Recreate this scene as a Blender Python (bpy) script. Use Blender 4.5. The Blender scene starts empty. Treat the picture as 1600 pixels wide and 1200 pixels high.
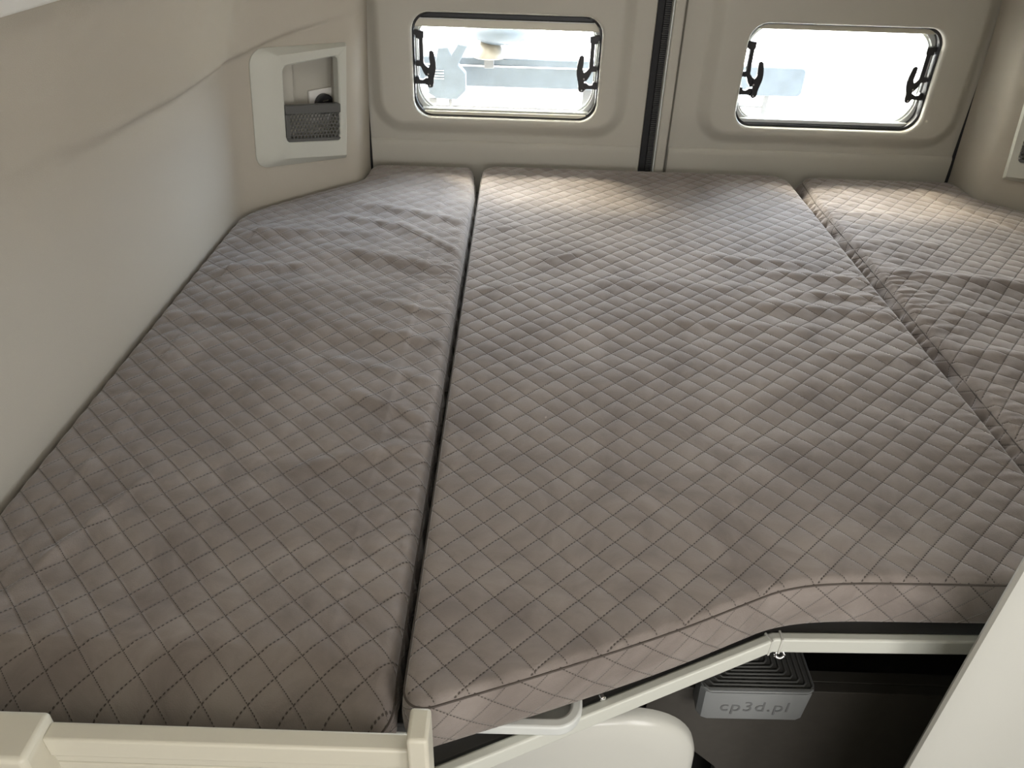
import bpy, math, random
import numpy as np
from mathutils import Matrix, Vector

random.seed(4)
C = bpy.context.scene.collection
SC = bpy.context.scene
pi = math.pi

# ------------------------------------------------------------------ camera
def look_basis(pitch, roll):
    p = math.radians(pitch)
    fw = np.array([0, math.cos(p), -math.sin(p)])
    r0 = np.array([1.0, 0, 0]); u0 = np.cross(r0, fw)
    return (math.cos(roll)*r0 + math.sin(roll)*u0, math.cos(roll)*u0 - math.sin(roll)*r0, fw)
R_, U_, F_ = look_basis(34.2, 0.033)
cd = bpy.data.cameras.new('camera'); cam = bpy.data.objects.new('camera', cd); C.objects.link(cam)
cd.sensor_width = 36; cd.lens = 1202/1600*36; cd.clip_start = 0.01
M4 = Matrix(((R_[0], U_[0], -F_[0], 0), (R_[1], U_[1], -F_[1], 0), (R_[2], U_[2], -F_[2], 1.6), (0, 0, 0, 1)))
cam.matrix_world = M4
SC.camera = cam

# ------------------------------------------------------------------ sky, sun, exposure
W = bpy.data.worlds.new('sky'); SC.world = W; W.use_nodes = True
nt = W.node_tree; nt.nodes.clear()
out = nt.nodes.new('ShaderNodeOutputWorld'); bg = nt.nodes.new('ShaderNodeBackground')
tc = nt.nodes.new('ShaderNodeTexCoord'); sep = nt.nodes.new('ShaderNodeSeparateXYZ')
mr = nt.nodes.new('ShaderNodeMapRange'); mr.inputs['From Min'].default_value = -0.6; mr.inputs['From Max'].default_value = 0.7
cr = nt.nodes.new('ShaderNodeValToRGB')
cr.color_ramp.elements[0].color = (1.0, 0.93, 0.82, 1); cr.color_ramp.elements[1].color = (0.86, 1.0, 1.22, 1)
nt.links.new(tc.outputs['Generated'], sep.inputs[0]); nt.links.new(sep.outputs['X'], mr.inputs['Value'])
nt.links.new(mr.outputs[0], cr.inputs[0]); nt.links.new(cr.outputs[0], bg.inputs[0])
bg.inputs[1].default_value = 13.5
nt.links.new(bg.outputs[0], out.inputs[0])

def sun(name, col, strength, ang, d):
    l = bpy.data.lights.new(name, 'SUN'); l.color = col; l.energy = strength; l.angle = math.radians(ang)
    o = bpy.data.objects.new(name, l); C.objects.link(o)
    o.rotation_euler = Vector(d).to_track_quat('-Z', 'Y').to_euler(); return o
sun('low_sun', (1.0, 0.84, 0.60), 12.0, 26, (0.50, -0.80, -1.0))

def area(name, loc, d, sx, sy, power, col=(1, 1, 1), portal=False):
    l = bpy.data.lights.new(name, 'AREA'); l.shape = 'RECTANGLE'; l.size = sx; l.size_y = sy
    l.energy = power; l.color = col
    if portal: l.cycles.is_portal = True
    o = bpy.data.objects.new(name, l); C.objects.link(o); o.location = loc
    o.rotation_euler = Vector(d).to_track_quat('-Z', 'Y').to_euler(); return o
area('rear_window_portal', (-0.045, 2.20, 1.16), (0, -1, 0), 0.52, 0.30, 1, portal=True)
area('rear_window_portal', (0.815, 2.20, 1.16), (0, -1, 0), 0.52, 0.30, 1, portal=True)
area('assumed_side_fill', (1.36, -0.55, 1.22), (-1, 0.70, -0.15), 1.0, 1.1, 12, (1.0, 0.975, 0.95))  # added fill lamp inside the solid right wall; its door opening is assumed, unbuilt
area('assumed_front_fill', (0.35, -1.55, 1.35), (0, 1, -0.1), 1.5, 0.7, 10, (1.0, 0.985, 0.97))  # added fill lamp before the closed front wall; daylight from a cab is assumed
area('overhead_bed_fill', (0.50, 1.20, 1.955), (-0.1, 0, -1), 0.4, 0.4, 1.3, (1.0, 0.97, 0.94))  # added fill lamp under the closed ceiling, brightens bed and upper wall

SC.view_settings.view_transform = 'Standard'; SC.view_settings.look = 'None'
SC.view_settings.gamma = 1; SC.view_settings.exposure = 1.05

# ------------------------------------------------------------------ materials
def mat(name, col, rough=0.6, metal=0.0, noise=0.0, nscale=40, bump=0.0, bscale=400, spec=0.5, coat=0.0, sheen=0.0, tint=None):
    m = bpy.data.materials.new(name); m.use_nodes = True; t = m.node_tree; b = t.nodes['Principled BSDF']
    b.inputs['Base Color'].default_value = (*col, 1); b.inputs['Roughness'].default_value = rough
    b.inputs['Metallic'].default_value = metal; b.inputs['Specular IOR Level'].default_value = spec
    b.inputs['Coat Weight'].default_value = coat; b.inputs['Sheen Weight'].default_value = sheen
    tcx = t.nodes.new('ShaderNodeTexCoord')
    if noise:
        n = t.nodes.new('ShaderNodeTexNoise'); n.inputs['Scale'].default_value = nscale; n.inputs['Detail'].default_value = 5
        t.links.new(tcx.outputs['Object'], n.inputs['Vector'])
        mx = t.nodes.new('ShaderNodeMixRGB'); c2 = tint or col
        mx.inputs[1].default_value = (*[c*(1-noise) for c in col], 1); mx.inputs[2].default_value = (*[min(1, c*(1+noise)) for c in c2], 1)
        t.links.new(n.outputs['Fac'], mx.inputs[0]); t.links.new(mx.outputs[0], b.inputs['Base Color'])
    if bump:
        n2 = t.nodes.new('ShaderNodeTexNoise'); n2.inputs['Scale'].default_value = bscale; n2.inputs['Detail'].default_value = 3
        t.links.new(tcx.outputs['Object'], n2.inputs['Vector'])
        bp = t.nodes.new('ShaderNodeBump'); bp.inputs['Strength'].default_value = bump; bp.inputs['Distance'].default_value = 0.001
        t.links.new(n2.outputs['Fac'], bp.inputs['Height']); t.links.new(bp.outputs[0], b.inputs['Normal'])
    return m

MW = mat('wall_felt', (0.43, 0.395, 0.33), 0.95, noise=0.05, nscale=900, bump=0.35, bscale=900, spec=0.2)
MD = mat('door_plastic', (0.47, 0.45, 0.39), 0.55, noise=0.02, nscale=300, bump=0.08, bscale=1500, spec=0.35)
MFr = mat('panel_plastic', (0.50, 0.50, 0.44), 0.5, bump=0.05, bscale=1500, spec=0.35)
MIv = mat('ivory_laminate', (0.62, 0.59, 0.49), 0.35, noise=0.02, nscale=20)
MWh = mat('white_gloss', (0.62, 0.62, 0.575), 0.22, spec=0.5)
MOv = mat('brightened_laminate', (0.80, 0.79, 0.74), 0.35)  # base colour raised to stand in for strong light on the overhead cabinet
MRail = mat('rail_paint', (0.62, 0.63, 0.57), 0.35, spec=0.5)
MBrk = mat('grey_plastic_light', (0.66, 0.68, 0.66), 0.3)
MBlk = mat('black_plastic', (0.018, 0.018, 0.02), 0.4, bump=0.05)
MRub = mat('black_rubber', (0.02, 0.02, 0.022), 0.75)
MCh = mat('charcoal_rubber', (0.05, 0.05, 0.05), 0.7)
MBsk = mat('dark_grey_plastic', (0.085, 0.085, 0.08), 0.45)
MStep = mat('printed_grey_plastic', (0.30, 0.31, 0.31), 0.38, bump=0.15, bscale=900)
MRib = mat('dark_rib_rubber', (0.10, 0.10, 0.095), 0.6)
MDkP = mat('dark_laminate', (0.085, 0.078, 0.068), 0.5, noise=0.15, nscale=60)
MDk = mat('dark_board', (0.10, 0.10, 0.10), 0.7)
MAlu = mat('beige_aluminium', (0.60, 0.57, 0.47), 0.4, spec=0.5)
MMet = mat('chrome', (0.8, 0.8, 0.8), 0.12, metal=1.0)
MFl = mat('floor_grey', (0.16, 0.155, 0.15), 0.6, noise=0.1, nscale=30)
MCeil = mat('ceiling_felt', (0.60, 0.57, 0.49), 0.95, bump=0.3, bscale=900)
MGnd = mat('pavement', (0.86, 0.84, 0.80), 0.9, noise=0.15, nscale=3)
MRack = mat('blue_lacquer', (0.040, 0.053, 0.070), 0.6, noise=0.25, nscale=25, tint=(0.048, 0.062, 0.080))
MRackG = mat('rack_grey', (0.060, 0.062, 0.070), 0.5)
MCone = mat('amber_lens', (0.085, 0.075, 0.060), 0.4)
MSil = mat('socket_white', (0.80, 0.78, 0.74), 0.35)

def pane_mat():
    m = bpy.data.materials.new('acrylic_pane'); m.use_nodes = True; t = m.node_tree; t.nodes.clear()
    o = t.nodes.new('ShaderNodeOutputMaterial'); a = t.nodes.new('ShaderNodeBsdfTransparent'); g = t.nodes.new('ShaderNodeBsdfGlossy')
    a.inputs[0].default_value = (0.96, 0.98, 0.98, 1); g.inputs['Roughness'].default_value = 0.03
    fr = t.nodes.new('ShaderNodeFresnel'); fr.inputs[0].default_value = 1.3
    mx = t.nodes.new('ShaderNodeMixShader'); t.links.new(fr.outputs[0], mx.inputs[0])
    t.links.new(a.outputs[0], mx.inputs[1]); t.links.new(g.outputs[0], mx.inputs[2]); t.links.new(mx.outputs[0], o.inputs[0])
    return m
MPane = pane_mat()

def fabric_mat(name, quilted=True):
    """Quilted velour; UV = quilt lattice coordinates (lines at integers)."""
    m = bpy.data.materials.new(name); m.use_nodes = True; t = m.node_tree; b = t.nodes['Principled BSDF']
    N = t.nodes.new; L = t.links.new
    def math_(op, a, bb=None, c=None):
        n = N('ShaderNodeMath'); n.operation = op
        for i, v in enumerate((a, bb, c)):
            if v is None: continue
            if isinstance(v, (int, float)): n.inputs[i].default_value = v
            else: L(v, n.inputs[i])
        return n.outputs[0]
    tcx = N('ShaderNodeTexCoord')
    n1 = N('ShaderNodeTexNoise'); n1.inputs['Scale'].default_value = 9; n1.inputs['Detail'].default_value = 6; n1.inputs['Roughness'].default_value = 0.6
    n1.inputs['Distortion'].default_value = 0.8
    L(tcx.outputs['Object'], n1.inputs['Vector'])
    cr = N('ShaderNodeValToRGB'); e = cr.color_ramp.elements
    e[0].position = 0.34; e[0].color = (0.196, 0.167, 0.150, 1); e[1].position = 0.66; e[1].color = (0.290, 0.253, 0.230, 1)
    L(n1.outputs['Fac'], cr.inputs[0])
    n2 = N('ShaderNodeTexNoise'); n2.inputs['Scale'].default_value = 700; n2.inputs['Detail'].default_value = 2
    L(tcx.outputs['Object'], n2.inputs['Vector'])
    b.inputs['Roughness'].default_value = 0.9; b.inputs['Specular IOR Level'].default_value = 0.25
    b.inputs['Sheen Weight'].default_value = 0.55; b.inputs['Sheen Roughness'].default_value = 0.35
    b.inputs['Sheen Tint'].default_value = (0.92, 0.90, 0.9, 1)
    uv = N('ShaderNodeUVMap'); uv.uv_map = 'quilt'; sp = N('ShaderNodeSeparateXYZ'); L(uv.outputs[0], sp.inputs[0])
    U, V = sp.outputs['X'], sp.outputs['Y']
    def dist(c):      # distance to nearest integer
        return math_('ABSOLUTE', math_('SUBTRACT', c, math_('ROUND', c)))
    du, dv = dist(U), dist(V)
    def groove(d, w):  # 1 on the line, 0 away
        return math_('MAXIMUM', math_('SUBTRACT', 1.0, math_('DIVIDE', d, w)), 0.0)
    def dots(d, along, w, n):
        s = math_('GREATER_THAN', math_('SINE', math_('MULTIPLY', along, 2*pi*n)), -0.15)
        return math_('MULTIPLY', math_('LESS_THAN', d, w), s)
    st = math_('MAXIMUM', dots(du, V, 0.026, 7), dots(dv, U, 0.017, 12))
    ln = math_('MAXIMUM', math_('LESS_THAN', du, 0.012), math_('LESS_THAN', dv, 0.012))
    stc = math_('ADD', math_('MULTIPLY', st, 0.72), math_('MULTIPLY', ln, 0.14))
    mx = N('ShaderNodeMixRGB'); L(stc, mx.inputs[0]); L(cr.outputs[0], mx.inputs[1]); mx.inputs[2].default_value = (0.045, 0.037, 0.030, 1)
    L(mx.outputs[0], b.inputs['Base Color'])
    g = math_('MAXIMUM', groove(du, 0.10), groove(dv, 0.10))
    g2 = math_('MULTIPLY', g, g)
    h = math_('SUBTRACT', math_('MULTIPLY', n2.outputs['Fac'], 0.0004), math_('ADD', math_('MULTIPLY', g2, 0.0011), math_('MULTIPLY', st, 0.0008)))
    h = math_('ADD', h, math_('MULTIPLY', n1.outputs['Fac'], 0.0012))
    bp = N('ShaderNodeBump'); bp.inputs['Distance'].default_value = 1.0; bp.inputs['Strength'].default_value = 0.8
    L(h, bp.inputs['Height']); L(bp.outputs[0], b.inputs['Normal'])
    return m
MFab = fabric_mat('quilted_velour')
MPip = mat('piping_brown', (0.085, 0.070, 0.060), 0.85)

# ------------------------------------------------------------------ helpers
def link(o, parent=None):
    C.objects.link(o)
    if parent is not None: o.parent = parent
    return o
def mesh(name, vs, fs, m, parent=None, smooth=True, bevel=0, solid=0, sharp=None):
    me = bpy.data.meshes.new(name); me.from_pydata([tuple(map(float, v)) for v in vs], [], [tuple(int(i) for i in f) for f in fs]); me.update()
    if m: me.materials.append(m)
    if smooth: me.polygons.foreach_set('use_smooth', [True]*len(me.polygons))
    o = link(bpy.data.objects.new(name, me), parent)
    if smooth and sharp: me.set_sharp_from_angle(angle=math.radians(sharp))
    if solid:
        s = o.modifiers.new('solid', 'SOLIDIFY'); s.thickness = solid; s.offset = -1
    if bevel:
        b = o.modifiers.new('bevel', 'BEVEL'); b.width = bevel; b.segments = 3; b.limit_method = 'ANGLE'; b.angle_limit = math.radians(35)
    return o
def thing(name, label, cat, loc=(0, 0, 0), group=None):
    o = bpy.data.objects.new(name, None); C.objects.link(o); o.location = loc; o.empty_display_size = 0.02
    o['label'] = label; o['category'] = cat
    if group: o['group'] = group
    return o
def tag(o, label, cat, group=None):
    o['label'] = label; o['category'] = cat
    if group: o['group'] = group
    return o
def struct(o): o['kind'] = 'structure'; return o
BOXF = [(0, 3, 2, 1), (4, 5, 6, 7), (0, 1, 5, 4), (1, 2, 6, 5), (2, 3, 7, 6), (3, 0, 4, 7)]
def boxv(x0, x1, y0, y1, z0, z1):
    return [(x0, y0, z0), (x1, y0, z0), (x1, y1, z0), (x0, y1, z0), (x0, y0, z1), (x1, y0, z1), (x1, y1, z1), (x0, y1, z1)]
def rel(vs, parent):
    if parent is None: return vs
    l = parent.location; p = parent.parent
    while p is not None: l = l + p.location; p = p.parent
    return [(v[0]-l[0], v[1]-l[1], v[2]-l[2]) for v in vs]
def box(name, x0, x1, y0, y1, z0, z1, m, parent=None, bevel=0.002):
    return mesh(name, rel(boxv(x0, x1, y0, y1, z0, z1), parent), BOXF, m, parent, smooth=True, bevel=bevel, sharp=30)
def prism(name, pts, f0, f1, m, parent=None, bevel=0.001):
    """closed outline pts -> two caps through mapping functions f0, f1"""
    n = len(pts); vs = [f0(p) for p in pts] + [f1(p) for p in pts]
    fs = [tuple(range(n))[::-1], tuple(range(n, 2*n))] + [(i, (i+1) % n, n+(i+1) % n, n+i) for i in range(n)]
    o = mesh(name, rel(vs, parent), fs, m, parent, smooth=True, bevel=bevel, sharp=30)
    import bmesh
    bm = bmesh.new(); bm.from_mesh(o.data); bmesh.ops.recalc_face_normals(bm, faces=bm.faces); bm.to_mesh(o.data); bm.free()
    return o
def rquad(c, r, n=8, ns=10):
    """rounded polygon (4 corners in order, radius each) -> list of 2D points, fixed count"""
    pts = []
    arcs = []
    for i in range(4):
        p = np.array(c[i], float); a = np.array(c[i-1], float)-p; b = np.array(c[(i+1) % 4], float)-p
        la, lb = np.linalg.norm(a), np.linalg.norm(b); a /= la; b /= lb
        ang = math.acos(np.clip(a@b, -1, 1)); rr = max(r[i], 1e-5); d = rr/math.tan(ang/2)
        p0 = p+a*d; p1 = p+b*d; arc = []
        for k in range(n+1):
            t = k/n; # arc through slerp about centre
            cen = p+(a+b)/np.linalg.norm(a+b)*(rr/math.sin(ang/2))
            v0 = p0-cen; v1 = p1-cen; om = pi-ang
            q = cen+(math.sin((1-t)*om)*v0+math.sin(t*om)*v1)/math.sin(om)
            arc.append(q)
        arcs.append(arc)
    for i in range(4):
        pts += arcs[i]
        s = arcs[i][-1]; e = arcs[(i+1) % 4][0]
        for k in range(1, ns): pts.append(s+(e-s)*k/ns)
    return pts
def rrect(x0, x1, z0, z1, r, **k): return rquad([(x0, z0), (x1, z0), (x1, z1), (x0, z1)], [r]*4, **k)
def rings(name, ringlist, m, parent=None, cap_end=False, cap_start=False, sharp=40, close=True):
    vs = [v for rg in ringlist for v in rg]; n = len(ringlist[0]); fs = []
    for a in range(len(ringlist)-1):
        for i in range(n if close else n-1):
            j = (i+1) % n; fs.append((a*n+i, a*n+j, (a+1)*n+j, (a+1)*n+i))
    if cap_start: fs.append(tuple(range(n))[::-1])
    if cap_end: fs.append(tuple(range((len(ringlist)-1)*n, len(ringlist)*n)))
    o = mesh(name, rel(vs, parent), fs, m, parent, smooth=True, sharp=sharp)
    import bmesh
    bm = bmesh.new(); bm.from_mesh(o.data); bmesh.ops.recalc_face_normals(bm, faces=bm.faces); bm.to_mesh(o.data); bm.free()
    return o
def tube(name, pts, rad, m, parent=None, closed=False, seg=8):
    pts = [np.array(p, float) for p in pts]; n = len(pts); rg = []
    for i, p in enumerate(pts):
        a = pts[i-1] if (i or closed) else p; b = pts[(i+1) % n] if (i < n-1 or closed) else p
        t = b-a; t = t/(np.linalg.norm(t)+1e-12); up = np.array([0, 0, 1.0]) if abs(t[2]) < 0.9 else np.array([0, 1.0, 0])
        s = np.cross(t, up); s /= np.linalg.norm(s); u = np.cross(s, t)
        rg.append([p+rad*(math.cos(2*pi*k/seg)*s+math.sin(2*pi*k/seg)*u) for k in range(seg)])
    if closed: rg.append(rg[0])
    return rings(name, rg, m, parent, cap_start=not closed, cap_end=not closed, sharp=60)
def cyl(name, c, ax, rad, h, m, parent=None, seg=32, bevel=0.001):
    ax = np.array(ax, float); ax /= np.linalg.norm(ax); up = np.array([0, 0, 1.0]) if abs(ax[2]) < 0.9 else np.array([1.0, 0, 0])
    s = np.cross(ax, up); s /= np.linalg.norm(s); u = np.cross(s, ax); c = np.array(c, float)
    a = [c+rad*(math.cos(2*pi*k/seg)*s+math.sin(2*pi*k/seg)*u) for k in range(seg)]
    b = [p+ax*h for p in a]; a2 = [c+(p-c)*(1-bevel/rad) for p in a]
    b1 = [p-ax*bevel for p in b]; b2 = [c+ax*h+(p-c-ax*h)*(1-bevel/rad) for p in b]
    return rings(name, [a, b1, b2], m, parent, cap_start=True, cap_end=True, sharp=30)

CX = 0.385                      # middle plane of the van
def mirx(x, s): return x if s < 0 else 2*CX-x      # s=-1 left side, s=+1 right side

# ------------------------------------------------------------------ van shell
box_ = lambda n, *a: struct(box(n, *a, bevel=0))
box_('floor', -0.75, 1.55, -1.7, 2.2, -0.05, 0.0, MFl)
box_('ceiling', -0.75, 1.55, -1.7, 2.2, 1.98, 2.02, MCeil)
box_('wall_front', -0.75, 1.55, -1.74, -1.70, 0.0, 1.98, MW)

def softplus(x, w): return w*math.log1p(math.exp(min(60, x/w)))
def smooth(a, b, x):
    t = min(1, max(0, (x-a)/(b-a))); return t*t*(3-2*t)
def chaikin(p, it=3):
    p = [np.array(q, float) for q in p]
    for _ in range(it):
        q = [p[0]]
        for a, b in zip(p[:-1], p[1:]): q += [a*.75+b*.25, a*.25+b*.75]
        q.append(p[-1]); p = q
    return p
plan = [(-0.640, -1.70), (-0.640, -0.5), (-0.640, 0.6), (-0.640, 1.3), (-0.640, 1.52)] 
curve = chaikin([(-0.640, 1.52), (-0.640, 1.60), (-0.638, 1.665), (-0.606, 1.716), (-0.560, 1.764)], 3)
diag = [(-0.56+0.69/1.0001*k*0.0333*1.0, 1.764+0.724*k*0.0333) for k in range(1, 6)]
corn = chaikin([(-0.436, 1.893), (-0.412, 1.918), (-0.404, 1.945), (-0.404, 2.0), (-0.408, 2.082)], 3)
pl = plan[:-1]+[tuple(c) for c in curve]+diag[:-1]+[tuple(c) for c in corn]
# resample
P = np.array(pl); seg = np.hypot(*np.diff(P, axis=0).T); S = np.concatenate([[0], np.cumsum(seg)])
sA = S[np.argmin(abs(P[:, 1]-1.0))]
ss = np.concatenate([np.linspace(0, np.interp(1.3, P[:, 1], S), 40), np.linspace(np.interp(1.3, P[:, 1], S), S[-1], 150)[1:]])
PX = np.interp(ss, S, P[:, 0]); PY = np.interp(ss, S, P[:, 1])
zz = np.concatenate([np.linspace(0.0, 0.85, 6), np.linspace(0.86, 1.5, 150), np.linspace(1.53, 1.98, 12)])
O2 = np.array([-0.64, 1.68]); T2 = np.array([0.69, 0.724]); T2 /= np.linalg.norm(T2); N2 = np.array([T2[1], -T2[0]])
def wall_off(y, z):
    off = 0.05*max(0, z-0.92)
    zc = np.interp(y, [-1.7, 0.3, 0.92, 1.14, 1.40, 1.60, 1.70, 1.78, 1.84, 1.92, 2.08], [1.31, 1.29, 1.268, 1.245, 1.236, 1.238, 1.250, 1.278, 1.291, 1.302, 1.31])
    w = np.interp(y, [0.6, 0.95, 1.2, 1.75, 1.9], [0.05, 0.028, 0.007, 0.006, 0.05])
    sl = np.interp(y, [-1.7, 1.60, 1.80, 1.95], [0.36, 0.36, 0.22, 0.03])
    off += sl*softplus(z-zc, w)
    amp = np.interp(y, [0.75, 1.15, 1.45, 1.80, 1.92, 2.02], [0.0, 0.010, 0.022, 0.022, 0.006, 0.0])
    off += amp/(1+math.exp(-(z-zc)/0.0035))
    return min(off, 0.19)
def build_wall(s, name):
    vs = []; fs = []; nz = len(zz)
    for x, y in zip(PX, PY):
        for z in zz: vs.append((mirx(x+wall_off(y, z), s), y, z))
    for i in range(len(ss)-1):
        for j in range(nz-1):
            q = np.array([PX[i:i+2].mean(), PY[i:i+2].mean()])-O2; sl = q@T2; zc = (zz[j]+zz[j+1])/2
            if 0.095 < sl < 0.287 and 1.012 < zc < 1.235 and PY[i] > 1.7: continue
            f = (i*nz+j, (i+1)*nz+j, (i+1)*nz+j+1, i*nz+j+1)
            fs.append(f if s > 0 else f[::-1])
    return struct(mesh(name, vs, fs, MW, smooth=True, solid=0))
build_wall(-1, 'wall_left'); build_wall(1, 'wall_right')
box_('wall_left_skin', -0.80, -0.78, -1.74, 2.2, 0.0, 2.0, MDk)
box_('wall_right_skin', 1.55, 1.57, -1.74, 2.2, 0.0, 2.0, MDk)

# ------------------------------------------------------------------ rear doors
YD = 2.09
def build_door(idx, X0, X1, ox0, ox1, bx0, bx1):
    """X0..X1 door panel, ox opening, bx raised surround"""
    oz0, oz1, bz0, bz1 = 1.036, 1.288, 0.985, 1.42
    def rg(x0, x1, z0, z1, r, y): return [(p[0], y, p[1]) for p in rrect(x0, x1, z0, z1, r, n=10, ns=14)]
    L = []
    e = 0.0
    L.append(rg(ox0-0.012, ox1+0.012, oz0-0.012, oz1+0.012, 0.055, 2.155))
    L.append(rg(ox0, ox1, oz0, oz1, 0.045, 2.145))
    for k in range(7):       # rounded lip of the opening
        a = k/6*pi/2; r = 0.009
        L.append(rg(ox0-r*(1-math.cos(a)), ox1+r*(1-math.cos(a)), oz0-r*(1-math.cos(a)), oz1+r*(1-math.cos(a)), 0.045+r*(1-math.cos(a)), 2.066+r*(1-math.sin(a))))
    sw = 0.042
    for k in range(13):       # surround slope, smooth S profile
        t = k/12; d = sw*t
        y = 2.066 + 0.020*(t*t*(3-2*t))
        L.append(rg(bx0+sw-d, bx1-sw+d, bz0+sw-d, bz1-sw+d, 0.05+d, y))
    L.append(rg(X0+0.012, X1-0.012, 0.70, 1.90, 0.012, 2.087))
    L.append(rg(X0+0.003, X1-0.003, 0.62, 1.95, 0.010, 2.088))
    L.append(rg(X0, X1, 0.60, 1.96, 0.008, 2.094))
    L.append(rg(X0, X1, 0.60, 1.96, 0.008, 2.15))
    L.append(rg(ox0-0.012, ox1+0.012, oz0-0.012, oz1+0.012, 0.055, 2.155))
    d = struct(rings('door_%d' % idx, L, MD, sharp=50))
    # lower trim panel with its own lip
    lw = [(2.105, 0.30), (2.080, 0.31), (2.080, 0.955), (2.0815, 0.966), (2.086, 0.972), (2.105, 0.974)]
    vs = []
    for x in (X0+0.004, X1-0.004): vs += [(x, y, z) for y, z in lw]
    n = len(lw); fs = [(i, i+1, n+i+1, n+i) for i in range(n-1)]+[tuple(range(n)), tuple(range(2*n-1, n-1, -1))]
    mesh('lower_trim', vs, fs, MD, d, smooth=True, sharp=50)
    return d
DL = build_door(1, -0.405, 0.328, -0.280, 0.197, -0.398, 0.282)
DR = build_door(2, 0.398, 1.172, 0.560, 1.046, 0.455, 1.160)
# body skin round the doors so no daylight leaks in
box_('wall_rear', -0.80, 1.57, 2.095, 2.15, 0.0, 0.62, MDk)
for i, (a, b, c, d) in enumerate(((-0.80, -0.405, 0.0, 2.0), (1.172, 1.57, 0.0, 2.0), (-0.80, 1.57, 1.955, 2.0))):
    box_('trim_%d' % (i+1), a, b, 2.105, 2.15, c, d, MDk)
# centre seal between the two doors
o = struct(box('trim_4', 0.328, 0.398, 2.118, 2.15, 0.3, 1.96, MRub, bevel=0))
cs = thing('door_seal', 'black ribbed rubber seal running up the gap between the two rear doors', 'seal', (0.345, 2.10, 0.88))
box('rubber_strip', 0.329, 0.3465, 2.098, 2.117, 0.55, 1.9, MRub, cs, 0.002)
vs = []; fs = []
z = 0.90
k = 0
while z < 1.42:
    b = len(vs); vs += boxv(0.347, 0.362, 2.093, 2.110, z, z+0.0034); fs += [tuple(i+b for i in f) for f in BOXF]; z += 0.0050
mesh('ribbed_insert', rel(vs, cs), fs, MCh, cs, smooth=False)
box('insert_backing', 0.347, 0.362, 2.099, 2.117, 0.55, 1.9, MRub, cs, 0.0)
box('edge_strip', 0.3625, 0.366, 2.070, 2.117, 0.55, 1.9, MBrk, cs, 0.001)
fl = tag(box('door_flange', 0.3665, 0.3925, 2.066, 2.117, 0.55, 1.92, MD, bevel=0.004), 'pale grey upright flange on the edge of the right rear door beside the black seal', 'trim')
for s, nm in ((-1, 'left'), (1, 'right')):
    w = 0.003 if s < 0 else 0.008
    x0 = mirx(-0.4085, s)
    o = tag(box('corner_seal', x0-w, x0+w, 2.086, 2.1045, 0.6, 1.95, MRub, bevel=0.001), 'thin black rubber seal between %s rear door and %s side wall' % (nm, nm), 'seal')

# ------------------------------------------------------------------ windows
def latch(parent, x, s):
    """stay arm with a curved lever at the pane side; s=+1: lever points to +x"""
    y0, y1 = 2.094, 2.108
    f = lambda yy: (lambda p: (x+s*p[0], yy, p[1]))
    e = bpy.data.objects.new('window_latch', None); link(e, parent); e.location = (x, 2.10, 1.18)
    arm = [(0.000, 1.243), (0.026, 1.240), (0.026, 1.226), (0.0235, 1.222), (0.0235, 1.165), (0.030, 1.157), (0.040, 1.150), (0.044, 1.143), (0.040, 1.134), (0.028, 1.133),
           (0.022, 1.142), (0.016, 1.156), (0.004, 1.157), (0.004, 1.169), (0.0130, 1.170), (0.0130, 1.222), (0.006, 1.224), (0.006, 1.23), (0.0, 1.232)]
    prism('stay_arm', arm, f(y0), f(y1), MBlk, e, 0.001)
    lev = [(0.028, 1.150), (0.036, 1.146)]
    c = chaikin([(0.036, 1.120), (0.032, 1.150), (0.0415, 1.160), (0.0390, 1.178), (0.0385, 1.193)], 3)
    c2 = chaikin([(0.0505, 1.193), (0.054, 1.178), (0.0565, 1.158), (0.0535, 1.140), (0.049, 1.128), (0.049, 1.108), (0.036, 1.105), (0.032, 1.114)], 3)
    prism('lever', [tuple(q) for q in c]+[(0.0445, 1.197)]+[tuple(q) for q in c2], f(y0-0.007), f(y0-0.0005), MBlk, e, 0.0012)
    base = [(0.0, 1.131), (0.010, 1.131), (0.012, 1.124), (0.020, 1.1225), (0.028, 1.128), (0.038, 1.128), (0.040, 1.110), (0.032, 1.109), (0.026, 1.1135), (0.0, 1.1125)]
    prism('latch_base', base, f(y0), f(y1), MBlk, e, 0.001)
    for zz_, xx in ((1.1395, 0.0355), (1.1115, 0.0395)):
        cyl('rivet', (x+s*xx, y0-0.0065, zz_), (0, -1, 0), 0.0022, 0.0015, MMet, e, seg=12, bevel=0.0004)
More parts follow.
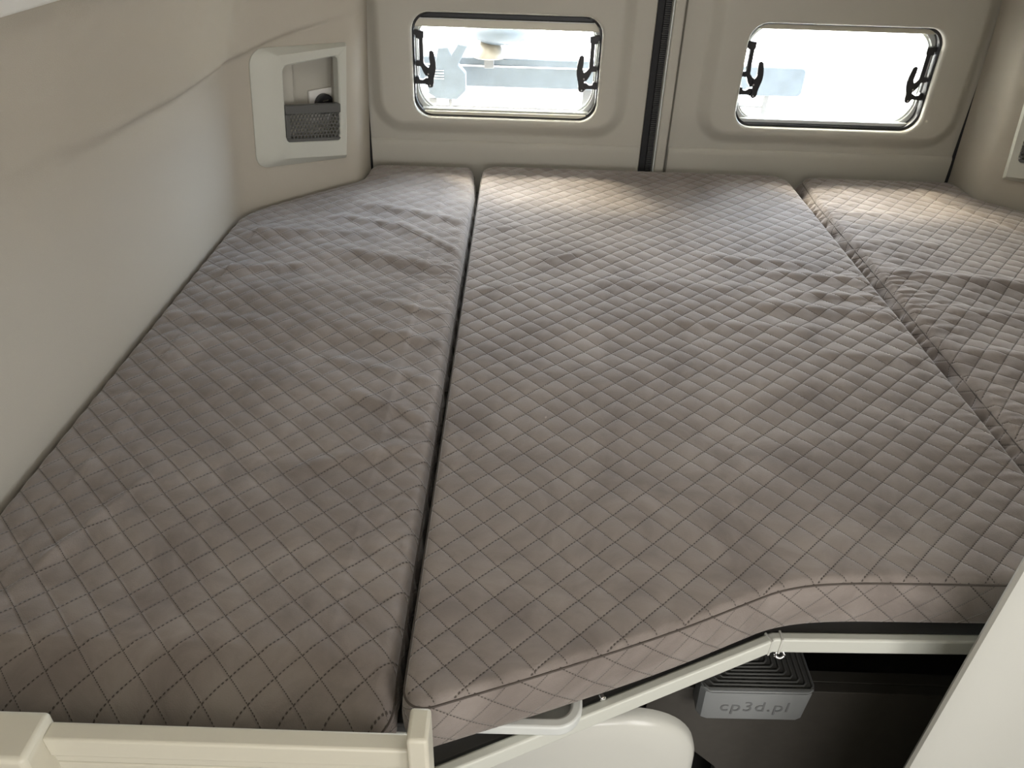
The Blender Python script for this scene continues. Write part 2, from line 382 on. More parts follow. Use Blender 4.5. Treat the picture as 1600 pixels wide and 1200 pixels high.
def build_window(idx, ox0, ox1, blind):
    oz0, oz1 = 1.036, 1.288
    Wd = bpy.data.objects.new('window_%d' % idx, None); C.objects.link(Wd); Wd['kind'] = 'structure'; Wd.location = ((ox0+ox1)/2, 2.12, oz0)
    def rg(i, r, y): return [(p[0], y, p[1]) for p in rrect(ox0+i, ox1-i, oz0+i, oz1-i, r, n=10, ns=14)]
    rings('rubber_seal', [rg(-0.004, 0.045, 2.084), rg(0.002, 0.045, 2.084), rg(0.004, 0.047, 2.087), rg(0.004, 0.047, 2.110), rg(-0.004, 0.047, 2.110)], MBlk, Wd, sharp=40)
    rings('outer_frame', [rg(-0.004, 0.05, 2.1105), rg(0.0075, 0.062, 2.1105), rg(0.0085, 0.062, 2.1125), rg(0.0085, 0.062, 2.117), rg(0.0115, 0.063, 2.117), rg(0.0115, 0.063, 2.122), rg(-0.004, 0.063, 2.122)], MBrk, Wd, sharp=40)
    pr = lambda yy, i=0.004: [(p[0], yy, p[1]) for p in rrect(ox0-i, ox1+i, oz0-i, oz1+i, 0.06, n=8, ns=4)]
    rings('pane', [pr(2.1235), pr(2.1265)], MPane, Wd, cap_start=True, cap_end=True, sharp=30)
    x0, x1 = ox0+0.002, ox1-0.002
    if blind:
        box('blind_cassette', x0, x1, 2.090, 2.108, 1.2515, 1.272, MAlu, Wd, 0.0025)
        box('blind_edge', x0, x1, 2.087, 2.0895, 1.2705, 1.2725, MBrk, Wd, 0.0005)
        box('blind_shadow_gap', x0, x1, 2.100, 2.111, 1.272, 1.2865, MBlk, Wd, 0.001)
    else:
        box('blind_cassette', x0+0.006, x1-0.006, 2.094, 2.108, 1.271, 1.2875, MAlu, Wd, 0.0025)
    box('sill_bar', x0+0.012, x1-0.012, 2.086, 2.108, 1.0385, 1.0475 if blind else 1.0425, MAlu if blind else MBlk, Wd, 0.0015)
    box('sill_lip', x0+0.006, x1-0.006, 2.096, 2.111, 1.048 if blind else 1.043, 1.0525 if blind else 1.052, MBrk, Wd, 0.0008)
    latch(Wd, ox0+0.002, 1); latch(Wd, ox1-0.002, -1)
    return Wd
build_window(1, -0.280, 0.197, True)
build_window(2, 0.560, 1.046, False)

# ------------------------------------------------------------------ outside
box_('ground', -40, 40, 2.0, 60, -0.62, -0.60, MGnd)
rk = thing('rear_rack', 'pale blue board and posts of a rack seen through both rear windows', 'rack', (0.25, 2.62, 0.90))
bo = [tuple(p) for p in rrect(-0.62, 0.905, 0.992, 1.081, 0.018)]
prism('board', bo, lambda p: (p[0], 2.60, p[1]), lambda p: (p[0], 2.63, p[1]), MRack, rk, 0.004)
box('board_strip', -0.60, 0.50, 2.592, 2.600, 1.056, 1.059, MSil, rk, 0.0005)
for x in (0.697, 0.795): box('post', x-0.009, x+0.009, 2.604, 2.62, 0.70, 0.998, MRackG, rk, 0.002)
box('crossbar', 0.70, 0.80, 2.605, 2.615, 0.953, 0.960, MRackG, rk, 0.001)
box('crossbar', -0.45, 0.45, 2.50, 2.512, 0.950, 0.957, MRackG, rk, 0.001)
for x in (-0.40, 0.40): box('bar_arm', x-0.008, x+0.008, 2.512, 2.61, 0.948, 0.999, MRackG, rk, 0.001)
body = [(-0.292, 1.030), (-0.285, 1.005), (-0.29, 1.002), (-0.262, 0.986), (-0.20, 0.984), (-0.172, 1.010), (-0.172, 1.060), (-0.195, 1.085), (-0.165, 1.140), (-0.195, 1.145), (-0.215, 1.112), (-0.225, 1.135), (-0.255, 1.132), (-0.262, 1.10), (-0.285, 1.05)]
prism('clamp_body', body, lambda p: (p[0], 2.46, p[1]), lambda p: (p[0], 2.50, p[1]), MRack, rk, 0.004)
for k in range(4): box('clamp_rib', -0.268, -0.238, 2.454, 2.46, 1.045+0.008*k, 1.0462+0.008*k, MBrk, rk, 0.0004)
box('clamp_tongue', -0.29, -0.262, 2.47, 2.48, 0.968, 0.985, MRackG, rk, 0.001)
box('clamp_tongue', -0.226, -0.215, 2.47, 2.48, 0.955, 0.985, MRackG, rk, 0.001)
def lathe_y(name, prof, c, m, parent, seg=28, sx=1.0):
    rgs = [[(c[0]+sx*r*math.cos(2*pi*k/seg), c[1]+r*math.sin(2*pi*k/seg), z) for k in range(seg)] for r, z in prof]
    return rings(name, rgs, m, parent, cap_start=True, cap_end=True, sharp=60)
lathe_y('reflector_cone', [(0.050, 1.092), (0.056, 1.096), (0.050, 1.110), (0.036, 1.128), (0.022, 1.142)], (-0.105, 2.56, 0), MCone, rk)
lathe_y('knob_cap', [(0.020, 1.130), (0.050, 1.134), (0.078, 1.148), (0.090, 1.172), (0.075, 1.20), (0.03, 1.215)], (-0.070, 2.57, 0), MRack, rk, sx=1.15)
box('mast', -0.12, -0.09, 2.55, 2.58, 1.06, 1.10, MRackG, rk, 0.002)
# the rack stands on a post outside
box('ground_post', 0.20, 0.24, 2.635, 2.675, -0.60, 1.04, MRackG, rk, 0.004)

# ------------------------------------------------------------------ storage niche in each rear corner
def niche(s):
    side = 'left' if s < 0 else 'right'
    def w(sv, z, h):          # local (along, height, out of the wall)
        p = O2+T2*sv+N2*h; return (mirx(p[0]+0.05*(z-0.92), s), p[1], z)
    base = w(0.2, 0.99, 0)
    T = thing('storage_niche', 'pale plastic storage niche panel in the %s rear corner above the %s mattress' % (side, side), 'storage panel', base)
    def rq(c, r, h): return [w(p[0], p[1], h if not callable(h) else h(p[0], p[1])) for p in rquad(c, r, n=8, ns=8)]
    out_ = [(0.053, 1.004), (0.295, 0.979), (0.307, 1.2445), (0.062, 1.258)]; ro = [0.03, 0.004, 0.004, 0.035]
    mid = [(0.058, 1.008), (0.294, 0.981), (0.306, 1.243), (0.067, 1.254)]
    inn = [(0.092, 1.022), (0.284, 0.992), (0.296, 1.240), (0.106, 1.241)]
    op0 = [(0.121, 1.051), (0.272, 1.028), (0.276, 1.225), (0.126, 1.220)]; r0 = [0.016, 0.014, 0.010, 0.014]
    op1 = [(0.124, 1.054), (0.270, 1.031), (0.273, 1.222), (0.129, 1.217)]
    rings('frame', [rq(out_, ro, -0.004), rq(out_, ro, 0.004), rq(mid, ro, 0.008), rq(inn, [0.02, .003, .003, .02], 0.022), rq(op0, r0, 0.022), rq(op1, r0, 0.019), rq(op1, r0, 0.0)], MFr, T, sharp=35)
    rings('recess', [rq(op1, r0, 0.0), rq([(0.134, 1.050), (0.285, 1.034), (0.300, 1.219), (0.140, 1.215)], r0, -0.045),
                     rq([(0.17, 1.06), (0.26, 1.06), (0.26, 1.19), (0.17, 1.19)], r0, -0.0455)], MD, T, cap_end=True, sharp=30)
    q = [(0.133, 1.052), (0.176, 1.048), (0.178, 1.2165), (0.138, 1.2155)]
    prism('recess_step', q, lambda p: w(p[0], p[1], -0.044), lambda p: w(p[0], p[1], -0.020), MD, T, 0.002)
    # mesh pocket
    B = bpy.data.objects.new('mesh_pocket', None); link(B, T); B.location = (0, 0, 0)
    c00, c10, c11, c01 = [np.array(v) for v in ((0.1255, 1.0535), (0.2735, 1.0305), (0.2785, 1.1160), (0.1275, 1.1340))]
    def pk(a, b): return tuple((c00*(1-a)+c10*a)*(1-b)+(c01*(1-a)+c11*a)*b)
    def bar(nm, c, r=0.002, par=B): return prism(nm, [pk(*p) for p in c], lambda p: w(p[0], p[1], 0.006), lambda p: w(p[0], p[1], 0.0215), MBsk, par, r)
    bar('pocket_band', [(0.0, 0.76), (1.0, 0.76), (1.0, 1.0), (0.0, 1.0)])
    bar('pocket_rim', [(0.03, 0.0), (0.97, 0.0), (1.0, 0.05), (1.0, 0.09), (0.0, 0.09), (0.0, 0.05)])
    bar('pocket_side', [(0.0, 0.09), (0.07, 0.09), (0.07, 0.76), (0.0, 0.76)])
    bar('pocket_side', [(0.98, 0.09), (1.0, 0.09), (1.0, 0.76), (0.98, 0.76)])
    vs = []; fs = []; nc_ = 15; P_ = 0.93/nc_; row = 0; pz = P_*0.148/0.084; b_ = 0.09+pz*0.35
    while b_ < 0.78:
        a_ = 0.07+P_*0.5+(P_/2 if row % 2 else 0)
        while a_ < 0.985:
            bb = len(vs)
            for rr_ in (1/math.sqrt(3), 0.40):
                for k in range(6):
                    an = pi/6+k*pi/3; p_ = pk(a_+P_*rr_*math.cos(an), b_+pz*rr_*math.sin(an)); vs.append(w(p_[0], p_[1], 0.019))
            for k in range(6): fs.append((bb+k, bb+(k+1) % 6, bb+6+(k+1) % 6, bb+6+k))
            a_ += P_
        b_ += pz*math.sqrt(3)/2; row += 1
    mesh('honeycomb', rel(vs, B), fs, MBsk, B, smooth=False, solid=0.002)
    # socket
    K = thing('power_socket', 'square silver socket plate with round black charger inside the %s rear niche' % side, 'socket', w(0.262, 1.10, -0.043))
    prism('cover_plate', rrect(0.2275, 0.302, 1.066, 1.1405, 0.003), lambda p: w(p[0], p[1], -0.0448), lambda p: w(p[0], p[1], -0.036), MSil, K, 0.0015)
    pts = [(0.2615+0.0235*math.cos(2*pi*k/36), 1.1075+0.0235*math.sin(2*pi*k/36)) for k in range(36)]
    ch = prism('charger', pts, lambda p: w(p[0], p[1], -0.0359), lambda p: w(p[0], p[1], -0.022), MBlk, K, 0.002)
    ch2 = [(0.2665+0.006*i, 1.1005) for i in (-1, 1)]
    for j in (0.0045, -0.0045):
        prism('charger_port', rrect(0.254, 0.269, 1.112+j-0.0012, 1.112+j+0.0012, 0.0005, n=2, ns=2), lambda p: w(p[0], p[1], -0.0219), lambda p: w(p[0], p[1], -0.0212), MMet, K, 0.0)
niche(-1); niche(1)

# ------------------------------------------------------------------ mattresses
LAT = 0.0326
def fold(x, y, F):
    h = 0
    for (x0, y0, x1, y1, a, wd) in F:
        dx, dy = x1-x0, y1-y0; L2 = dx*dx+dy*dy
        t = ((x-x0)*dx+(y-y0)*dy)/L2; tc_ = np.clip(t, 0, 1)
        d2 = (x-x0-tc_*dx)**2+(y-y0-tc_*dy)**2
        sd = ((x-x0)*dy-(y-y0)*dx)/math.sqrt(L2)
        fade = np.exp(-(np.maximum(0, np.abs(t-0.5)-0.35)/0.15)**2)
        h = h + a*np.exp(-sd*sd/(2*wd*wd))*fade
    return h
def mattress(name, label, X, Y, ztop, zbot, r, org, rot, F, swap=False, sidewr=0.0, wav=0.004, seed=0, bulge=0.004, edgewr=0.0, edge_side=1, crown=0.006, lean=0.0, drop=0.0):
    """X,Y : (ni,nj) arrays of plan positions; i runs along the first side"""
    ni, nj = X.shape
    bx = np.concatenate([X[0, :], X[1:, -1], X[-1, -2::-1], X[-2:0:-1, 0]]); by = np.concatenate([Y[0, :], Y[1:, -1], Y[-1, -2::-1], Y[-2:0:-1, 0]])
    nb = len(bx)
    # distance to outline
    xf, yf = X.ravel(), Y.ravel(); D = np.full(xf.shape, 9.0)
    for k in range(nb):
        x0, y0 = bx[k], by[k]; x1, y1 = bx[(k+1) % nb], by[(k+1) % nb]; dx, dy = x1-x0, y1-y0; L2 = dx*dx+dy*dy
        if L2 < 1e-14: continue
        m_ = (np.abs(xf-x0) < 0.07) & (np.abs(yf-y0) < 0.07)
        t = np.clip(((xf[m_]-x0)*dx+(yf[m_]-y0)*dy)/L2, 0, 1)
        D[m_] = np.minimum(D[m_], np.hypot(xf[m_]-x0-t*dx, yf[m_]-y0-t*dy))
    D = D.reshape(X.shape)
    c, s = math.cos(math.radians(rot)), math.sin(math.radians(rot))
    def lat(x, y):
        # gentle drift so the stitching lines are not ruler straight
        dx = 0.0011*np.sin(9*x+13*y+seed)+0.0007*np.sin(31*y-17*x+2*seed); dy = 0.0012*np.sin(11*x-8*y+1.3*seed)
        u = x-org[0]+dx; v = y-org[1]+dy
        return (u*c+v*s)/LAT, (-u*s+v*c)/LAT
    p, q = lat(X, Y)
    puff = (np.abs(np.sin(pi*p)*np.sin(pi*q)))**0.45
    e = np.clip(D/0.03, 0, 1)
    Z = ztop + 0.0030*puff*np.clip(D/0.010, 0, 1)
    Z = Z + crown*(1-np.exp(-D/0.05)) - crown          # crowned foam
    Z = Z + wav*np.clip(D/0.10, 0.08, 1)*(0.55*np.sin(23*Y+3.1*np.sin(4*X+seed)+seed)+0.35*np.sin(41*Y-6*X+2.2*np.sin(7*X+1)+2*seed)+0.35*np.sin(9*X+7*Y+seed))*(0.6+0.4*np.sin(5*Y+3*X+seed))
    Z = Z - drop*np.clip((Y.min()+0.075-Y)/0.075, 0, 1)**2      # foam rolls off at the near end
    if edgewr:   # gathers pulling in from the side edge
        de = (X[:, :1]*0 + (X.max()-X)) if edge_side > 0 else (X-X.min())
        amp = edgewr*np.exp(-de/0.055)*np.clip(D/0.006, 0.1, 1)
        Z = Z + amp*(np.sin(150*Y+20*np.sin(9*Y)+25*de)+0.6*np.sin(263*Y+14*np.sin(13*Y+1)))
    Z = Z + fold(X, Y, F)*np.clip(D/0.02, 0.05, 1)
    k = D < r
    Z = np.where(k, Z - r*(1-np.sqrt(np.clip(1-(1-np.clip(D/r, 0, 1))**2, 0, 1))), Z)
    vs = list(zip(X.ravel(), Y.ravel(), Z.ravel())); fs = []; uvs = []
    P_, Q_ = p.ravel(), q.ravel()
    for i in range(ni-1):
        for j in range(nj-1):
            a, b, c2, d = i*nj+j, (i+1)*nj+j, (i+1)*nj+j+1, i*nj+j+1
            fs.append((a, b, c2, d)); uvs += [(P_[v], Q_[v]) for v in (a, b, c2, d)]
    # boundary ring indices, same order as bx,by
    idx = [j for j in range(nj)]+[i*nj+nj-1 for i in range(1, ni)]+[(ni-1)*nj+j for j in range(nj-2, -1, -1)]+[i*nj for i in range(ni-2, 0, -1)]
    per = np.concatenate([[0], np.cumsum(np.hypot(np.diff(np.append(bx, bx[0])), np.diff(np.append(by, by[0]))))])
    # outward normals
    tx = np.roll(bx, -1)-np.roll(bx, 1); ty = np.roll(by, -1)-np.roll(by, 1); L_ = np.hypot(tx, ty)+1e-9
    area2 = np.sum(bx*np.roll(by, -1)-np.roll(bx, -1)*by); sg = 1 if area2 > 0 else -1
    nx, ny = sg*ty/L_, -sg*tx/L_
    zt = np.array([Z.ravel()[k_] for k_ in idx])
    NS = 12; prev = idx
    for a in range(1, NS+1):
        t = a/NS; ring = []
        off = bulge*math.sin(pi*min(1, t*1.0))+0.001
        if t > 0.93: off -= 0.006*(t-0.93)/0.07
        wr = sidewr*np.sin(pi*t)*(np.sin(per[:-1]*170+6*np.sin(per[:-1]*21)+3*t)+0.7*np.sin(per[:-1]*97-5*t+2))*0.5
        ln_ = lean*math.sin(pi/2*min(1, t*2.2))
        for kk in range(nb):
            if nx[kk] < -0.6 and lean: vs.append((bx[kk]+nx[kk]*(off+ln_+wr[kk]), by[kk], zt[kk]+(zbot-zt[kk])*t)); ring.append(len(vs)-1); continue
            vs.append((bx[kk]+nx[kk]*(off+wr[kk]), by[kk]+ny[kk]*(off+wr[kk]), zt[kk]+(zbot-zt[kk])*t)); ring.append(len(vs)-1)
        z_a, z_b = (a-1)/NS*(ztop-zbot), t*(ztop-zbot)
        for kk in range(nb):
            k2 = (kk+1) % nb
            f = (prev[kk], prev[k2], ring[k2], ring[kk]); 
            s0, s1_ = per[kk], per[kk+1]
            uu = [((sv+zv)*0.7071/LAT+0.3, (sv-zv)*0.7071/LAT+0.1) for sv, zv in ((s0, z_a), (s1_, z_a), (s1_, z_b), (s0, z_b))]
            if sg < 0: f = f; 
            fs.append(f); uvs += uu
        prev = ring
    fs.append(tuple(prev)); uvs += [(0.5, 0.5)]*len(prev)
    base = (float(X.mean()), float(Y.mean()), zbot)
    T = thing(name, label, 'mattress', base)
    vs = [(v[0]-base[0], v[1]-base[1], v[2]-base[2]) for v in vs]
    o = mesh('quilted_cover', vs, fs, MFab, T, smooth=True)
    uvl = o.data.uv_layers.new(name='quilt'); uvl.data.foreach_set('uv', np.array(uvs, dtype=np.float32).ravel())
    import bmesh
    pp = [(bx[k_]+nx[k_]*0.0012, by[k_]+ny[k_]*0.0012, zt[k_]-0.0022) for k_ in range(nb)]
    tube('edge_seam', pp, 0.0013, MPip, T, closed=True, seg=6)
    return T
def side_round(n, a, b, r):      # sample positions from a to b, denser near both ends
    t = np.linspace(0, 1, n); return a+(b-a)*t

# middle mattress : columns along x, each spans y0(x)..y1(x)
mx0, mx1 = -0.096, 0.711
nx_ = 190; tx_ = np.linspace(0, 1, nx_); ends = 0.006*np.sin(0)  # uniform
xe = np.concatenate([mx0+0.03*(1-np.cos(np.linspace(0, pi/2, 10)))[:-1], np.linspace(mx0+0.03, mx1-0.03, nx_), (mx1-0.03*(1-np.cos(np.linspace(pi/2, 0, 10))))[1:]])
near = chaikin([(-0.2, 0.392), (-0.096, 0.433), (0.042, 0.484), (0.181, 0.540), (0.270, 0.583), (0.320, 0.607), (0.385, 0.619), (0.50, 0.622), (0.80, 0.628)], 3)
near = np.array(near)
def corner(x, rr):
    d = np.minimum(x-mx0, mx1-x); d = np.clip(d, 0, rr); return rr-np.sqrt(np.clip(rr*rr-(rr-d)**2, 0, None))
y0 = np.interp(xe, near[:, 0], near[:, 1])+corner(xe, 0.030); y1 = 2.035-corner(xe, 0.048)
NJ = 380; tt = np.linspace(0, 1, NJ)
Xm = np.repeat(xe[:, None], NJ, 1); Ym = y0[:, None]*(1-tt)+y1[:, None]*tt
# keep clean columns: pull outer columns onto straight edge
Fm = [(0.05, 1.45, 0.125, 1.488, 0.003, 0.006), (0.39, 1.50, 0.62, 1.47, 0.004, 0.013), (0.50, 1.43, 0.75, 1.40, 0.005, 0.012), (0.45, 1.29, 0.74, 1.26, 0.006, 0.016),
      (0.28, 1.215, 0.55, 1.20, 0.003, 0.014), (0.52, 1.12, 0.70, 1.11, 0.003, 0.012), (0.15, 1.37, 0.50, 1.35, 0.0025, 0.014), (-0.09, 1.60, 0.03, 1.63, 0.002, 0.008),
      (-0.09, 1.30, 0.02, 1.34, 0.002, 0.008), (0.55, 1.34, 0.72, 1.33, 0.004, 0.009)]
mattress('mattress', 'wide middle grey quilted mattress with curved front edge', Xm, Ym, 0.921, 0.842, 0.004, (0.2295, 0.9381), -46.5, Fm, wav=0.0022, seed=1, bulge=0.004, crown=0.0, edgewr=0.0007, edge_side=1)

def xl(y):
    return float(np.interp(y, *XLT))
lt = np.array(chaikin([(-0.634, 0.3), (-0.634, 1.3), (-0.634, 1.60), (-0.627, 1.665), (-0.548, 1.760), (-0.446, 1.864), (-0.402, 1.910), (-0.396, 1.99), (-0.396, 2.2)], 3))
XLT = (lt[:, 1], lt[:, 0])
def side_mattress(s, F, seed, label, y_near, y_far, xr, **kw):
    ys = np.concatenate([y_near+0.03*(1-np.cos(np.linspace(0, pi/2, 10)))[:-1], np.linspace(y_near+0.03, y_far-0.03, 380), (y_far-0.03*(1-np.cos(np.linspace(pi/2, 0, 10))))[1:]])
    d = np.minimum(ys-y_near, y_far-ys); rr = 0.030; d = np.clip(d, 0, rr); cc = rr-np.sqrt(np.clip(rr*rr-(rr-d)**2, 0, None))
    a = np.array([xl(y) for y in ys])+cc; b = xr-cc-0.010*np.clip((ys-1.86)/0.15, 0, 1)
    t = np.linspace(0, 1, 135)
    X = a[:, None]*(1-t)+b[:, None]*t; Y = np.repeat(ys[:, None], 135, 1)
    if s > 0: X = 2*CX-X
    return mattress('mattress', label, X, Y, 0.921, 0.842, kw.pop('r'), kw.pop('org'), kw.pop('rot'), F, seed=seed, **kw)
Fl = [(-0.36, 1.73, -0.11, 1.645, 0.005, 0.013), (-0.42, 1.66, -0.24, 1.605, 0.0045, 0.012), (-0.26, 1.61, -0.105, 1.475, 0.005, 0.011), (-0.58, 1.36, -0.40, 1.40, 0.004, 0.012),
      (-0.63, 1.19, -0.42, 1.165, 0.003, 0.012), (-0.25, 1.255, -0.11, 1.205, 0.0045, 0.010), (-0.24, 1.14, -0.11, 1.12, 0.003, 0.009), (-0.56, 0.50, -0.515, 0.64, 0.0030, 0.006),
      (-0.53, 0.60, -0.465, 0.77, 0.0035, 0.005), (-0.32, 1.06, -0.12, 1.00, 0.003, 0.010), (-0.29, 0.78, -0.13, 0.84, 0.0035, 0.009), (-0.25, 0.96, -0.12, 0.90, 0.003, 0.008),
      (-0.36, 1.47, -0.12, 1.40, 0.004, 0.014), (-0.60, 1.55, -0.30, 1.56, 0.004, 0.016)]
side_mattress(-1, Fl, 2.3, 'long grey quilted mattress against the left wall', 0.430, 2.038, -0.110, r=0.016, org=(-0.2526, 0.6316), rot=-44.9, wav=0.0042, drop=0.026, sidewr=0.004, bulge=0.001, edgewr=0.0007, edge_side=1)
Fr = [(0.76, 1.46, 1.05, 1.40, 0.007, 0.016), (0.80, 1.30, 1.10, 1.25, 0.004, 0.014), (0.745, 1.78, 0.93, 1.77, 0.003, 0.012), (0.75, 1.62, 0.95, 1.60, 0.003, 0.012), (0.76, 1.15, 1.0, 1.10, 0.004, 0.013),
      (1.02, 1.95, 1.22, 1.62, -0.004, 0.006)]
side_mattress(1, Fr, 5.1, 'grey quilted mattress against the right wall, with wrinkled left side', 0.640, 2.038, 0.022, lean=0.017, r=0.006, org=(0.9015, 1.5015), rot=-40, wav=0.0035, sidewr=0.011, bulge=0.001, crown=0.004, edgewr=0.0013, edge_side=-1)

# ------------------------------------------------------------------ bed frame
bf = thing('bed_frame', 'pale grey metal bed rail with dark slat board under the mattresses', 'bed frame', (0.35, 0.62, 0.80))
bd = [(-0.632, 0.47), (-0.09, 0.47), (-0.03, 0.505), (0.33, 0.650), (0.40, 0.655), (1.40, 0.665), (1.40, 1.655), (1.19, 1.90), (1.165, 2.06), (-0.395, 2.06), (-0.42, 1.90), (-0.632, 1.655)]
prism('slat_board', bd, lambda p: (p[0], p[1], 0.824), lambda p: (p[0], p[1], 0.8395), MDk, bf, 0.002)
def rail(name, pts, prof, m, par, bevel=0.003):
    """prof = list of (out, z); out towards the viewer, normal to the path"""
    pts = [np.array(p, float) for p in pts]; n = len(pts); rg = []
    for i, p in enumerate(pts):
        ns = []
        if i: t = p-pts[i-1]; t /= np.linalg.norm(t); ns.append(np.array([t[1], -t[0]]))
        if i < n-1: t = pts[i+1]-p; t /= np.linalg.norm(t); ns.append(np.array([t[1], -t[0]]))
        nn = sum(ns); nn /= np.linalg.norm(nn); k = 1/(nn@ns[0])
        rg.append([(p[0]+nn[0]*k*o_, p[1]+nn[1]*k*o_, z) for o_, z in prof])
    o = rings(name, rg, m, par, cap_start=True, cap_end=True, sharp=30)
    b = o.modifiers.new('bevel', 'BEVEL'); b.width = bevel; b.segments = 3; b.limit_method = 'ANGLE'; b.angle_limit = math.radians(35)
    return o
RP = [(-0.115, 0.4005), (0.334, 0.6085), (1.38, 0.633)]
prof = [(0, 0.7955), (0, 0.821), (-0.013, 0.821), (-0.013, 0.7955)]
rail('front_rail', RP, prof, MRail, bf)
rail('inner_channel', [(-0.105, 0.4182), (0.328, 0.6205), (1.38, 0.643)], [(-0.008, 0.797), (-0.008, 0.812), (-0.026, 0.812), (-0.026, 0.797)], MDk, bf, 0.001)
# mitre joint of the rail
t1 = np.array([0.449, 0.208]); t1 /= np.linalg.norm(t1)
for k, dlt in enumerate((-0.008, 0.006)):
    a = np.array([0.334, 0.6085]); tt_ = t1 if dlt < 0 else np.array([1.0, 0.023])
    p = a+tt_*dlt; q = p+tt_*0.003
    rail('rail_joint', [tuple(p), tuple(q)], [(0.0012, 0.795), (0.0012, 0.8222), (-0.014, 0.8222), (-0.014, 0.795)], MWh, bf, 0.0008)
e = tube('bolt_ring', [(0.345+0.0055*math.cos(a), 0.611+0.002*math.sin(a), 0.7900+0.0045*math.sin(a)) for a in np.linspace(0, 2*pi, 17)[:-1]], 0.0018, MMet, bf, closed=True)
cyl('bolt_head', (0.112, 0.521, 0.826), (0.35, -0.9, 0.1), 0.0035, 0.006, MMet, bf, seg=16)
for x in (-0.55, 1.3): box('leg', x-0.02, x+0.02, 0.66, 0.70, 0.0, 0.822, MRail, bf, 0.003)
for x in (-0.38, 0.385, 1.15): box('leg', x-0.02, x+0.02, 1.9, 1.94, 0.0, 0.822, MRail, bf, 0.003)

# corner bracket resting on the rail
br = thing('plastic_bracket', 'small white curved plastic tray bracket tucked under the middle mattress above the rail', 'bracket', (0.05, 0.49, 0.8225))
path = [(-0.03, 0.4725), (0.02, 0.4730), (0.050, 0.4732)]+[(0.058+0.030*math.sin(a), 0.5032-0.030*math.cos(a)) for a in np.linspace(0.1, pi/2, 10)]+[(0.0882, 0.512), (0.0882, 0.534)]
pth = [np.array(p) for p in path]; o_, i_ = [], []
for k, p in enumerate(pth):
    a = pth[max(0, k-1)]; b = pth[min(len(pth)-1, k+1)]; t = b-a; t /= np.linalg.norm(t); nn = np.array([t[1], -t[0]])
    o_.append(p+nn*0.001); i_.append(p-nn*0.0115)
prism('rim', [tuple(p) for p in o_]+[tuple(p) for p in i_[::-1]], lambda p: (p[0], p[1], 0.8225), lambda p: (p[0], p[1], 0.8385), MBrk, br, 0.003)
prism('tray_floor', [(-0.03, 0.4800), (0.06, 0.4805), (0.078, 0.494), (0.079, 0.532), (-0.03, 0.492)], lambda p: (p[0], p[1], 0.8217), lambda p: (p[0], p[1], 0.8236), MBrk, br, 0.0008)
box('slot', 0.026, 0.044, 0.4855, 0.4895, 0.8247, 0.8285, MRackG, br, 0.001)

# ------------------------------------------------------------------ under the bed
wp = thing('rounded_panel', 'smooth white rounded panel standing below the bed rail beside the grey ribbed box', 'panel', (0.05, 0.54, 0.0))
def wr(i, y): return [(p[0], y - 0.028*max(0, 1-((p[0]-0.02)/0.26)**2)*max(0, 1-max(0, (0.757-p[1]))*0)-0.0, p[1]) for p in rquad([(-0.24+i, 0.0), (0.285-i, 0.0), (0.246-i, 0.757-i), (-0.22+i, 0.757-i)], [0.01, 0.01, 0.115, 0.085], n=14, ns=16)]
cap = [(0.02, 0.525-0.028+0.004, 0.40)]
rg = [wr(0.0, 0.575), wr(0.0, 0.565), wr(0.003, 0.558), wr(0.010, 0.554), wr(0.03, 0.552), wr(0.07, 0.551), wr(0.13, 0.5505)]
rings('moulded_shell', rg, MWh, wp, cap_start=True, cap_end=True, sharp=60)

dp = tag(prism('drawer_front', [(0.40, 0.0), (1.38, 0.0), (1.38, 0.50), (0.24, 0.50), (0.24, 0.40), (0.30, 0.36), (0.385, 0.27)], lambda p: (p[0], 0.760, p[1]), lambda p: (p[0], 0.779, p[1]), MDkP, None, 0.0015),
         'dark brown cupboard front under the bed behind the grey ribbed box', 'cupboard front')
box('top_edge', 0.24, 1.38, 0.779, 0.800, 0.486, 0.5005, MDkP, dp, 0.001)
cyl('bolt_head', (0.80, 0.7595, 0.455), (0, -1, 0), 0.004, 0.004, MMet, dp, seg=16)
# 3d printed step box
sx = thing('ribbed_box', 'grey plastic box with dark ribbed top and embossed lettering under the bed rail', 'box', (0.40, 0.745, 0.47))
bq = [(0.309, 0.757), (0.309, 0.732), (0.315, 0.7215), (0.324, 0.7185), (0.472, 0.7205), (0.480, 0.724), (0.483, 0.732), (0.483, 0.757)]
def bmp(z, sh): return lambda p: (0.396+(p[0]-0.396)*sh, 0.757+(p[1]-0.757)*sh, z)
rings('body', [[bmp(z, sh)(p) for p in bq] for z, sh in ((0.480, 0.955), (0.482, 0.97), (0.545, 1.0), (0.548, 0.99))], MStep, sx, cap_start=True, cap_end=True, sharp=25)
tp = [(0.309, 0.740), (0.312, 0.728), (0.321, 0.720), (0.474, 0.722), (0.483, 0.727), (0.486, 0.736), (0.486, 0.92), (0.309, 0.92)]
prism('top_slab', tp, lambda p: (p[0], p[1], 0.5482), lambda p: (p[0], p[1], 0.5515), MStep, sx, 0.001)
for k in range(9):
    i = 0.004+0.0087*k
    c = [(0.309+i, 0.918-0.4*i), (0.309+i, 0.731+i*0.75), (0.316+i*0.95, 0.7225+i*0.75), (0.481-i, 0.7245+i*0.75), (0.486-i, 0.730+i*0.75), (0.486-i, 0.918-0.4*i)]
    tube('rib', [(x, y, 0.5520) for x, y in c], 0.0021, MRib, sx, seg=8)
mesh('rib_bed', rel([(0.312, 0.727, 0.5518), (0.483, 0.729, 0.5518), (0.483, 0.917, 0.5518), (0.312, 0.917, 0.5518)], sx), [(0, 1, 2, 3)], MRib, sx)
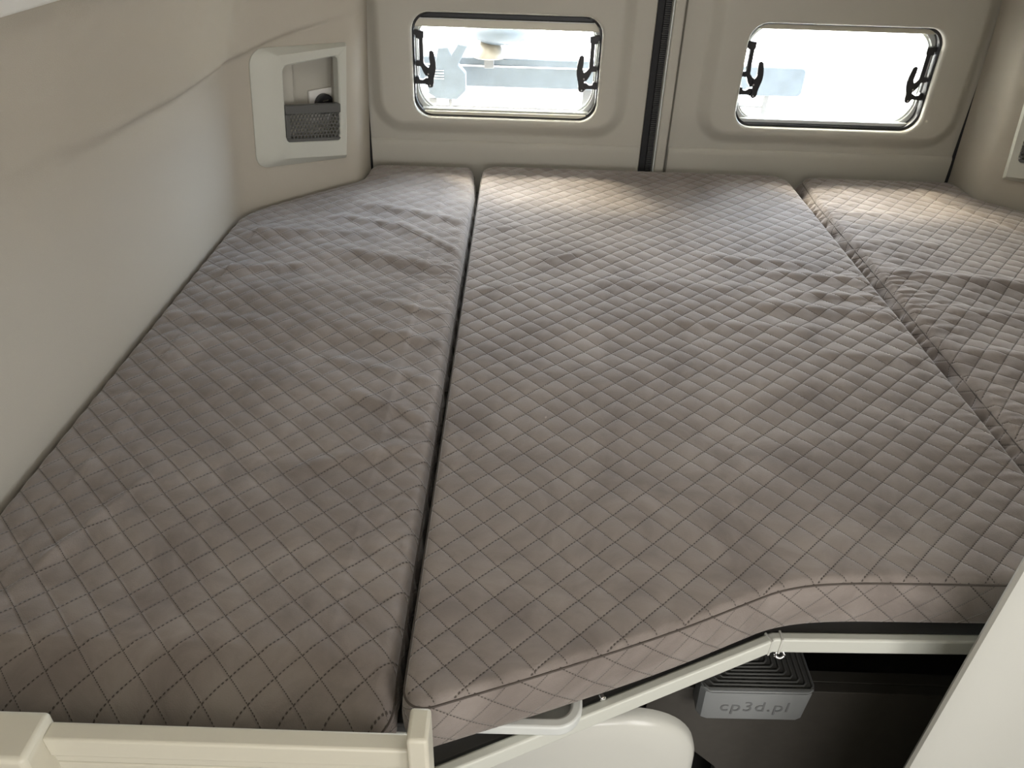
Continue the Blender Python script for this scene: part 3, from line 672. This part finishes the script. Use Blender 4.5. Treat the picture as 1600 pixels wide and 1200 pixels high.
fc = bpy.data.curves.new('lettering', 'FONT'); fc.body = 'cp3d.pl'; fc.size = 0.034; fc.extrude = 0.0006; fc.space_character = 1.12; fc.align_x = 'CENTER'
to = bpy.data.objects.new('lettering_tmp', fc); C.objects.link(to)
dg_ = bpy.context.evaluated_depsgraph_get(); me = bpy.data.meshes.new_from_object(to.evaluated_get(dg_)); bpy.data.objects.remove(to)
me.materials.clear(); me.materials.append(mat('lettering_grey', (0.17, 0.175, 0.175), 0.5))
lo = link(bpy.data.objects.new('lettering', me), sx)
lo.rotation_euler = (math.radians(90-1.5), 0, math.radians(0.7)); lo.location = (0.397-0.40, 0.7196-0.745, 0.5035-0.47); lo['label'] = 'embossed lettering on the box front'

# ------------------------------------------------------------------ white furniture in the foreground
cb = thing('low_cabinet', 'ivory cabinet with slatted shutter in the bottom left foreground', 'cabinet', (-0.35, 0.36, 0.0))
box('end_block', -0.66, -0.399, 0.347, 0.394, 0.90, 0.966, MIv, cb, 0.005)
box('end_front', -0.66, -0.423, 0.347, 0.392, 0.0, 0.90, MIv, cb, 0.003)
box('top_rail', -0.40, -0.079, 0.372, 0.390, 0.930, 0.957, MIv, cb, 0.003)
box('rear_panel', -0.423, -0.079, 0.388, 0.394, 0.0, 0.930, MIv, cb, 0.001)
box('end_post', -0.079, -0.0605, 0.362, 0.394, 0.0, 0.990, MIv, cb, 0.0035)
vs = []; fs = []
z = 0.20
while z < 0.9295:
    b = len(vs); vs += boxv(-0.418, -0.080, 0.376, 0.387, z, z+0.0125); fs += [tuple(i+b for i in f) for f in BOXF]; z += 0.0135
mesh('slatted_shutter', rel(vs, cb), fs, MIv, cb, smooth=True, bevel=0.002, sharp=30)

oc = thing('overhead_cabinet', 'white overhead cabinet edge along the top left of the wall', 'cabinet', (-0.55, 0.4, 1.47))
prism('cabinet_body', [(-0.60, 1.52), (-0.497, 1.468), (-0.47, 1.470), (-0.34, 1.60), (-0.32, 1.97), (-0.60, 1.97)], lambda p: (p[0], -0.9, p[1]), lambda p: (p[0], 1.95, p[1]), MOv, oc, 0.006)

# tall partition panel on the right
pn = thing('tall_panel', 'tall white glossy panel edge at the right foreground in front of the mattress', 'panel', (0.9, 0.52, 0.0))
pth = [(0.560, 0.562), (0.526, 0.558), (0.5215, 0.551), (0.523, 0.546), (0.530, 0.543)]
pth += [tuple(p) for p in chaikin([(0.540, 0.541), (0.580, 0.531), (0.605, 0.520), (0.66, 0.492), (0.74, 0.478), (0.95, 0.474), (1.38, 0.474)], 3)]
pth += [(1.38, 0.50), (0.62, 0.552)]
prism('shell', pth, lambda p: (p[0], p[1], 0.0), lambda p: (p[0], p[1], 1.92), MWh, pn, 0.0)
